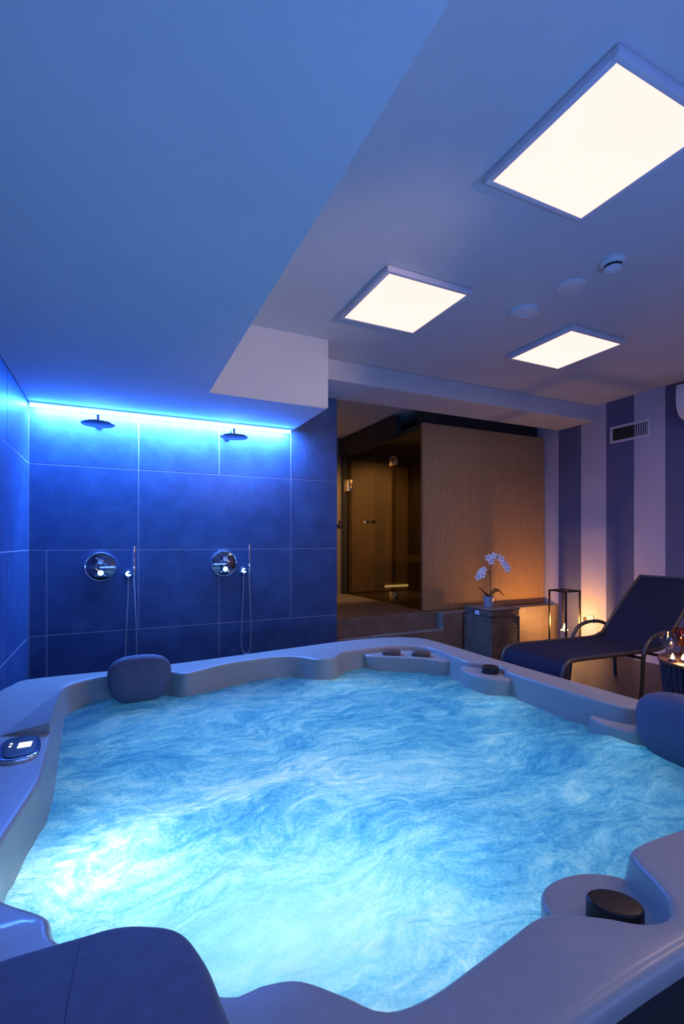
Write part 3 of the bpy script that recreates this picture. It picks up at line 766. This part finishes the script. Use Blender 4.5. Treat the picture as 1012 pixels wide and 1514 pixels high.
# ------------------------------------------------------------------ lantern and candles
lx, ly, lh, hs = 4.04, 3.35, HC - .464, .105
ln = thing('floor_lantern', 'black metal frame lantern on the floor in the striped corner', 'lantern', (lx, ly, 0))
obj('base', B(lx - hs, lx + hs, ly - hs, ly + hs, 0, .02, bev=.003), M['iron'], ln)
for sx_ in (-1, 1):
    for sy_ in (-1, 1):
        cx, cy = lx + sx_ * (hs - .008), ly + sy_ * (hs - .008)
        obj('post', B(cx - .007, cx + .007, cy - .007, cy + .007, .02, lh - .012), M['iron'], ln)
tp = bmesh.new()
for a in ((-hs, hs, -hs, -hs + .016), (-hs, hs, hs - .016, hs), (-hs, -hs + .016, -hs + .016, hs - .016), (hs - .016, hs, -hs + .016, hs - .016)):
    box(tp, lx + a[0], lx + a[1], ly + a[2], ly + a[3], lh - .014, lh)
obj('top_frame', tp, M['iron'], ln)
def teardrop(c, r, h):
    return lathe(bmesh.new(), [(0, 0), (r * .6, h * .08), (r, h * .28), (r * .8, h * .5), (r * .35, h * .78), (0, h)], c, 16)
ch = HC - .86
cd = thing('pillar_candle', 'tall lit pillar candle standing inside the black lantern', 'candle', (lx, ly, .02))
obj('wax', lathe(bmesh.new(), [(0, .021), (.036, .021), (.036, ch - .004), (.032, ch), (.02, ch - .008), (0, ch - .01)], (lx, ly, 0), 28), M['wax'], cd)
obj('wick', tube(bmesh.new(), [(lx, ly, ch - .012), (lx, ly, ch + .008)], .0015, 6), M['black'], cd)
obj('flame', teardrop((lx, ly, ch + .004), .013, .058), M['flame'], cd, 180)

# ------------------------------------------------------------------ lounger
lz = HC - .712; y0, y1 = 2.03, 2.52
lo_ = thing('sun_lounger', 'dark blue mesh sun lounger with raised backrest beside the hot tub', 'sun lounger', (3.1, (y0 + y1) / 2, 0))
path = catmull([(2.425, lz - .13), (2.43, lz - .08), (2.465, lz - .018), (2.54, lz), (2.8, lz - .004), (3.1, lz - .01), (3.35, lz - .012), (3.44, lz + .01)], 6)
path2 = catmull([(3.44, lz + .01), (3.52, lz + .085), (3.70, lz + .26), (3.92, lz + .445)], 6)
def sheet(path, sag, ya, yb):
    bm = bmesh.new(); rows_ = []; ny = 14
    for s in (0, 1):
        rows_.append([[bm.verts.new((p.x - (s * .012 * 0), ya + (yb - ya) * j / ny, p.y - sag * (1 - (2 * j / ny - 1) ** 2) - s * .006)) for j in range(ny + 1)] for p in path])
    for s in (0, 1):
        g = rows_[s]
        for a, b in zip(g, g[1:]):
            for j in range(ny): bm.faces.new((a[j], a[j + 1], b[j + 1], b[j]))
    a, b = rows_
    n = len(path)
    for i in range(n - 1):
        bm.faces.new((a[i][0], a[i + 1][0], b[i + 1][0], b[i][0])); bm.faces.new((a[i][ny], a[i + 1][ny], b[i + 1][ny], b[i][ny]))
    for j in range(ny):
        bm.faces.new((a[0][j], a[0][j + 1], b[0][j + 1], b[0][j])); bm.faces.new((a[-1][j], a[-1][j + 1], b[-1][j + 1], b[-1][j]))
    return bm
obj('seat_sling', sheet(path, .012, y0 + .01, y1 - .01), M['sling'], lo_, 60)
bk = obj('backrest', sheet(path2, .010, y0 + .012, y1 - .012), M['sling'], lo_, 60)
for y in (y0, y1):
    obj('side_rail', tube(bmesh.new(), [(p.x, y, p.y - .002) for p in path], .014, 12), M['lounger_frame'], lo_)
    obj('backrest_rail', tube(bmesh.new(), [(p.x, y + (.006 if y == y0 else -.006), p.y - .004) for p in path2], .012, 12), M['lounger_frame'], bk)
obj('top_bar', tube(bmesh.new(), [(3.92, y0 + .006, lz + .441), (3.92, y1 - .006, lz + .441)], .012, 12), M['lounger_frame'], bk)
obj('foot_bar', tube(bmesh.new(), [(2.428, y0, lz - .115), (2.428, y1, lz - .115)], .012, 12), M['lounger_frame'], lo_)
for y, s in ((y0 - .03, -1), (y1 + .03, 1)):
    arm = catmull([(3.15, y, lz - .06), (3.17, y, lz + .01), (3.24, y, lz + .075), (3.36, y, lz + .10), (3.50, y, lz + .085), (3.60, y, lz + .02), (3.64, y, lz - .12), (3.66, y, 0.006)], 6)
    obj('armrest', tube(bmesh.new(), arm, .014, 12), M['lounger_frame'], lo_)
    obj('leg', tube(bmesh.new(), catmull([(3.15, y, lz - .055), (3.14, y, lz - .2), (3.12, y, 0.006)], 4), .013, 12), M['lounger_frame'], lo_)
    obj('leg', tube(bmesh.new(), catmull([(2.47, y + .03 * -s, lz - .02), (2.462, y + .03 * -s, lz - .18), (2.455, y + .02 * -s, 0.006)], 4), .013, 12), M['lounger_frame'], lo_)
obj('cross_bar', tube(bmesh.new(), [(3.15, y0 - .03, lz - .05), (3.15, y1 + .03, lz - .05)], .011, 10), M['lounger_frame'], lo_)
obj('cross_bar', tube(bmesh.new(), [(3.64, y0 - .03, lz - .12), (3.64, y1 + .03, lz - .12)], .011, 10), M['lounger_frame'], lo_)

# ------------------------------------------------------------------ side table
tx, ty, th, tr_ = 2.94, 1.50, HC - .645, .235
tb = thing('side_table', 'dark round drum side table with candles at the right edge of the photo', 'side table', (tx, ty, 0))
obj('table_top', lathe(bmesh.new(), [(0, th - .022), (tr_, th - .022), (tr_ + .006, th - .016), (tr_ + .006, th - .004), (tr_, th), (0, th)], (tx, ty, 0), 56), M['copper'], tb)
bm = bmesh.new()
for q in range(44):
    a = 2 * PI * q / 44; r = tr_ - .016
    tube(bm, [(tx + r * math.cos(a), ty + r * math.sin(a), 0.004), (tx + (r - .02) * math.cos(a), ty + (r - .02) * math.sin(a), th * .5), (tx + r * math.cos(a), ty + r * math.sin(a), th - .022)], .014, 8)
obj('slatted_drum', bm, M['bamboo'], tb)
obj('foot_ring', lathe(bmesh.new(), [(tr_ - .03, 0), (tr_ + .002, 0), (tr_ + .002, .03), (tr_ - .03, .03)], (tx, ty, 0), 48), M['bamboo'], tb)
def wine_glass(x, y, s, mat, name, label):
    t = thing(name, label, 'glass', (x, y, th))
    z = th + .001
    obj('bowl', lathe(bmesh.new(), [(.004, z + .045 * s), (.026 * s, z + .055 * s), (.042 * s, z + .085 * s), (.044 * s, z + .11 * s), (.036 * s, z + .145 * s), (.0345 * s, z + .145 * s), (.0425 * s, z + .11 * s), (.0405 * s, z + .086 * s), (.025 * s, z + .058 * s), (0, z + .05 * s)], (x, y, 0), 32), mat, t)
    obj('stem', lathe(bmesh.new(), [(.03 * s, z), (.03 * s, z + .003), (.006, z + .008), (.004, z + .02), (.004, z + .046 * s)], (x, y, 0), 24), mat, t)
wine_glass(2.83, 1.65, .95, M['clear_glass'], 'wine_glass', 'clear round wine glass on the drum side table')
wine_glass(2.955, 1.655, 1.05, M['amber_glass'], 'tinted_glass', 'amber tinted glass on the drum side table at the photo edge')
def tealight(x, y, label):
    t = thing('tealight', label, 'candle', (x, y, th), 'tealights on the drum side table')
    obj('cup', lathe(bmesh.new(), [(0, 0.001), (.019, .001), (.02, .016), (.0185, .016), (.018, .011), (0, .010)], (x, y, th), 24), M['steel'], t)
    obj('flame', teardrop((x, y, th + .011), .0085, .034), M['flame_small'], t, 180)
tealight(2.75, 1.585, 'small lit tealight on the drum side table, nearer the wine glass')
tealight(2.785, 1.55, 'small lit tealight on the drum side table, nearer the photo edge')

# ------------------------------------------------------------------ lights
def light(name, kind, loc, col, power, **kw):
    d = bpy.data.lights.new(name, kind); d.color = col; d.energy = power
    rot = kw.pop('rot', None); 
    for k_, v_ in kw.items(): setattr(d, k_, v_)
    o = bpy.data.objects.new(name, d); C.objects.link(o); o.location = loc
    if rot: o.rotation_euler = rot
    return o
UP = (PI, 0, 0)
# under water lamps facing up
light('tub_lamp', 'AREA', (.75, 1.50, .09), (.43, .75, 1.0), 9.5, shape='RECTANGLE', size=1.7, size_y=1.6, rot=UP)
light('tub_lamp', 'AREA', (-.04, 1.19, .10), (.90, .97, 1.0), 1.5, shape='DISK', size=.30, rot=UP)
light('tub_lamp', 'AREA', (.40, .84, .10), (.60, .86, 1.0), 2.3, shape='DISK', size=.85, rot=UP)
light('jet_lamp', 'POINT', (1.62, 1.70, .23), (.8, .95, 1.0), .25, shadow_soft_size=.05)
light('jet_lamp', 'POINT', (1.06, 2.28, .23), (.8, .95, 1.0), .2, shadow_soft_size=.05)
light('jet_lamp', 'POINT', (1.66, 1.12, .24), (.7, .95, 1.0), .25, shadow_soft_size=.05)
# blue cove light along the shower wall
light('cove_and_fill_lamp', 'AREA', ((XL + 1.29) / 2, YB - .085, ZS - .016), (.16, .40, 1.0), 74, shape='RECTANGLE', size=1.76, size_y=.02, rot=(math.radians(20), 0, 0))
light('cove_and_fill_lamp', 'AREA', ((XL + 1.29) / 2, YB - .05, ZS - .02), (.02, .15, 1.0), 45, shape='RECTANGLE', size=1.76, size_y=.02, rot=(math.radians(-42), 0, 0))
# added blue fill lamp behind the camera, and added warm fill lamps below the ceiling
light('cove_and_fill_lamp', 'AREA', (.9, -.75, HC - .45), (.12, .30, 1.0), 40, shape='RECTANGLE', size=2.4, size_y=.3, rot=(math.radians(158), 0, 0))
for px0, py0, pw in ((2.86, 1.12, 11), (2.86, -.10, 12)):
    light('warm_fill_lamp', 'AREA', (px0, py0, ZC - .04), (1.0, .60, .40), pw, shape='SQUARE', size=.48)
light('soffit_fill_spot', 'SPOT', (1.6, -.6, HC + .5), (1.0, .70, .56), 130, spot_size=math.radians(30), spot_blend=.9, shadow_soft_size=.05, rot=(math.radians(100), 0, math.radians(11)))  # added warm spot to brighten the soffit face, no fixture there
# candle light
light('candle_lamp', 'POINT', (lx, ly, ch + .07), (1.0, .46, .13), 15, shadow_soft_size=.02)
light('tealight_lamp', 'POINT', (2.77, 1.57, th + .06), (1.0, .5, .18), .8, shadow_soft_size=.02)
# sauna and lobby
light('lobby_lamp', 'SPOT', (2.1, 4.5, ZC - .12), (1.0, .62, .26), 80, spot_size=math.radians(80), spot_blend=.6, shadow_soft_size=.1, rot=(math.radians(45), 0, math.radians(-8)))
light('sauna_lamp', 'POINT', (3.42, 4.3, HC + .8), (1.0, .70, .26), 5, shadow_soft_size=.02)

w = bpy.data.worlds.new('World'); sc.world = w; w.use_nodes = True
w.node_tree.nodes['Background'].inputs[0].default_value = (.02, .03, .06, 1)
w.node_tree.nodes['Background'].inputs[1].default_value = .3

# ------------------------------------------------------------------ camera
cam = bpy.data.cameras.new('camera'); co = bpy.data.objects.new('camera', cam); C.objects.link(co)
co.location = (0, 0, HC); co.rotation_euler = (PI / 2, 0, math.radians(-25.4))
cam.sensor_fit = 'HORIZONTAL'; cam.sensor_width = 36; cam.lens = 708 / 1012 * 36
cam.shift_y = (803 - 757) / 1012; cam.clip_start = .02
sc.camera = co
sc.view_settings.view_transform = 'Standard'
sc.view_settings.look = 'None'
sc.cycles.use_denoising = True
sc.cycles.max_bounces = 10
sc.cycles.diffuse_bounces = 5
sc.cycles.transparent_max_bounces = 12
sc.cycles.sample_clamp_indirect = 4
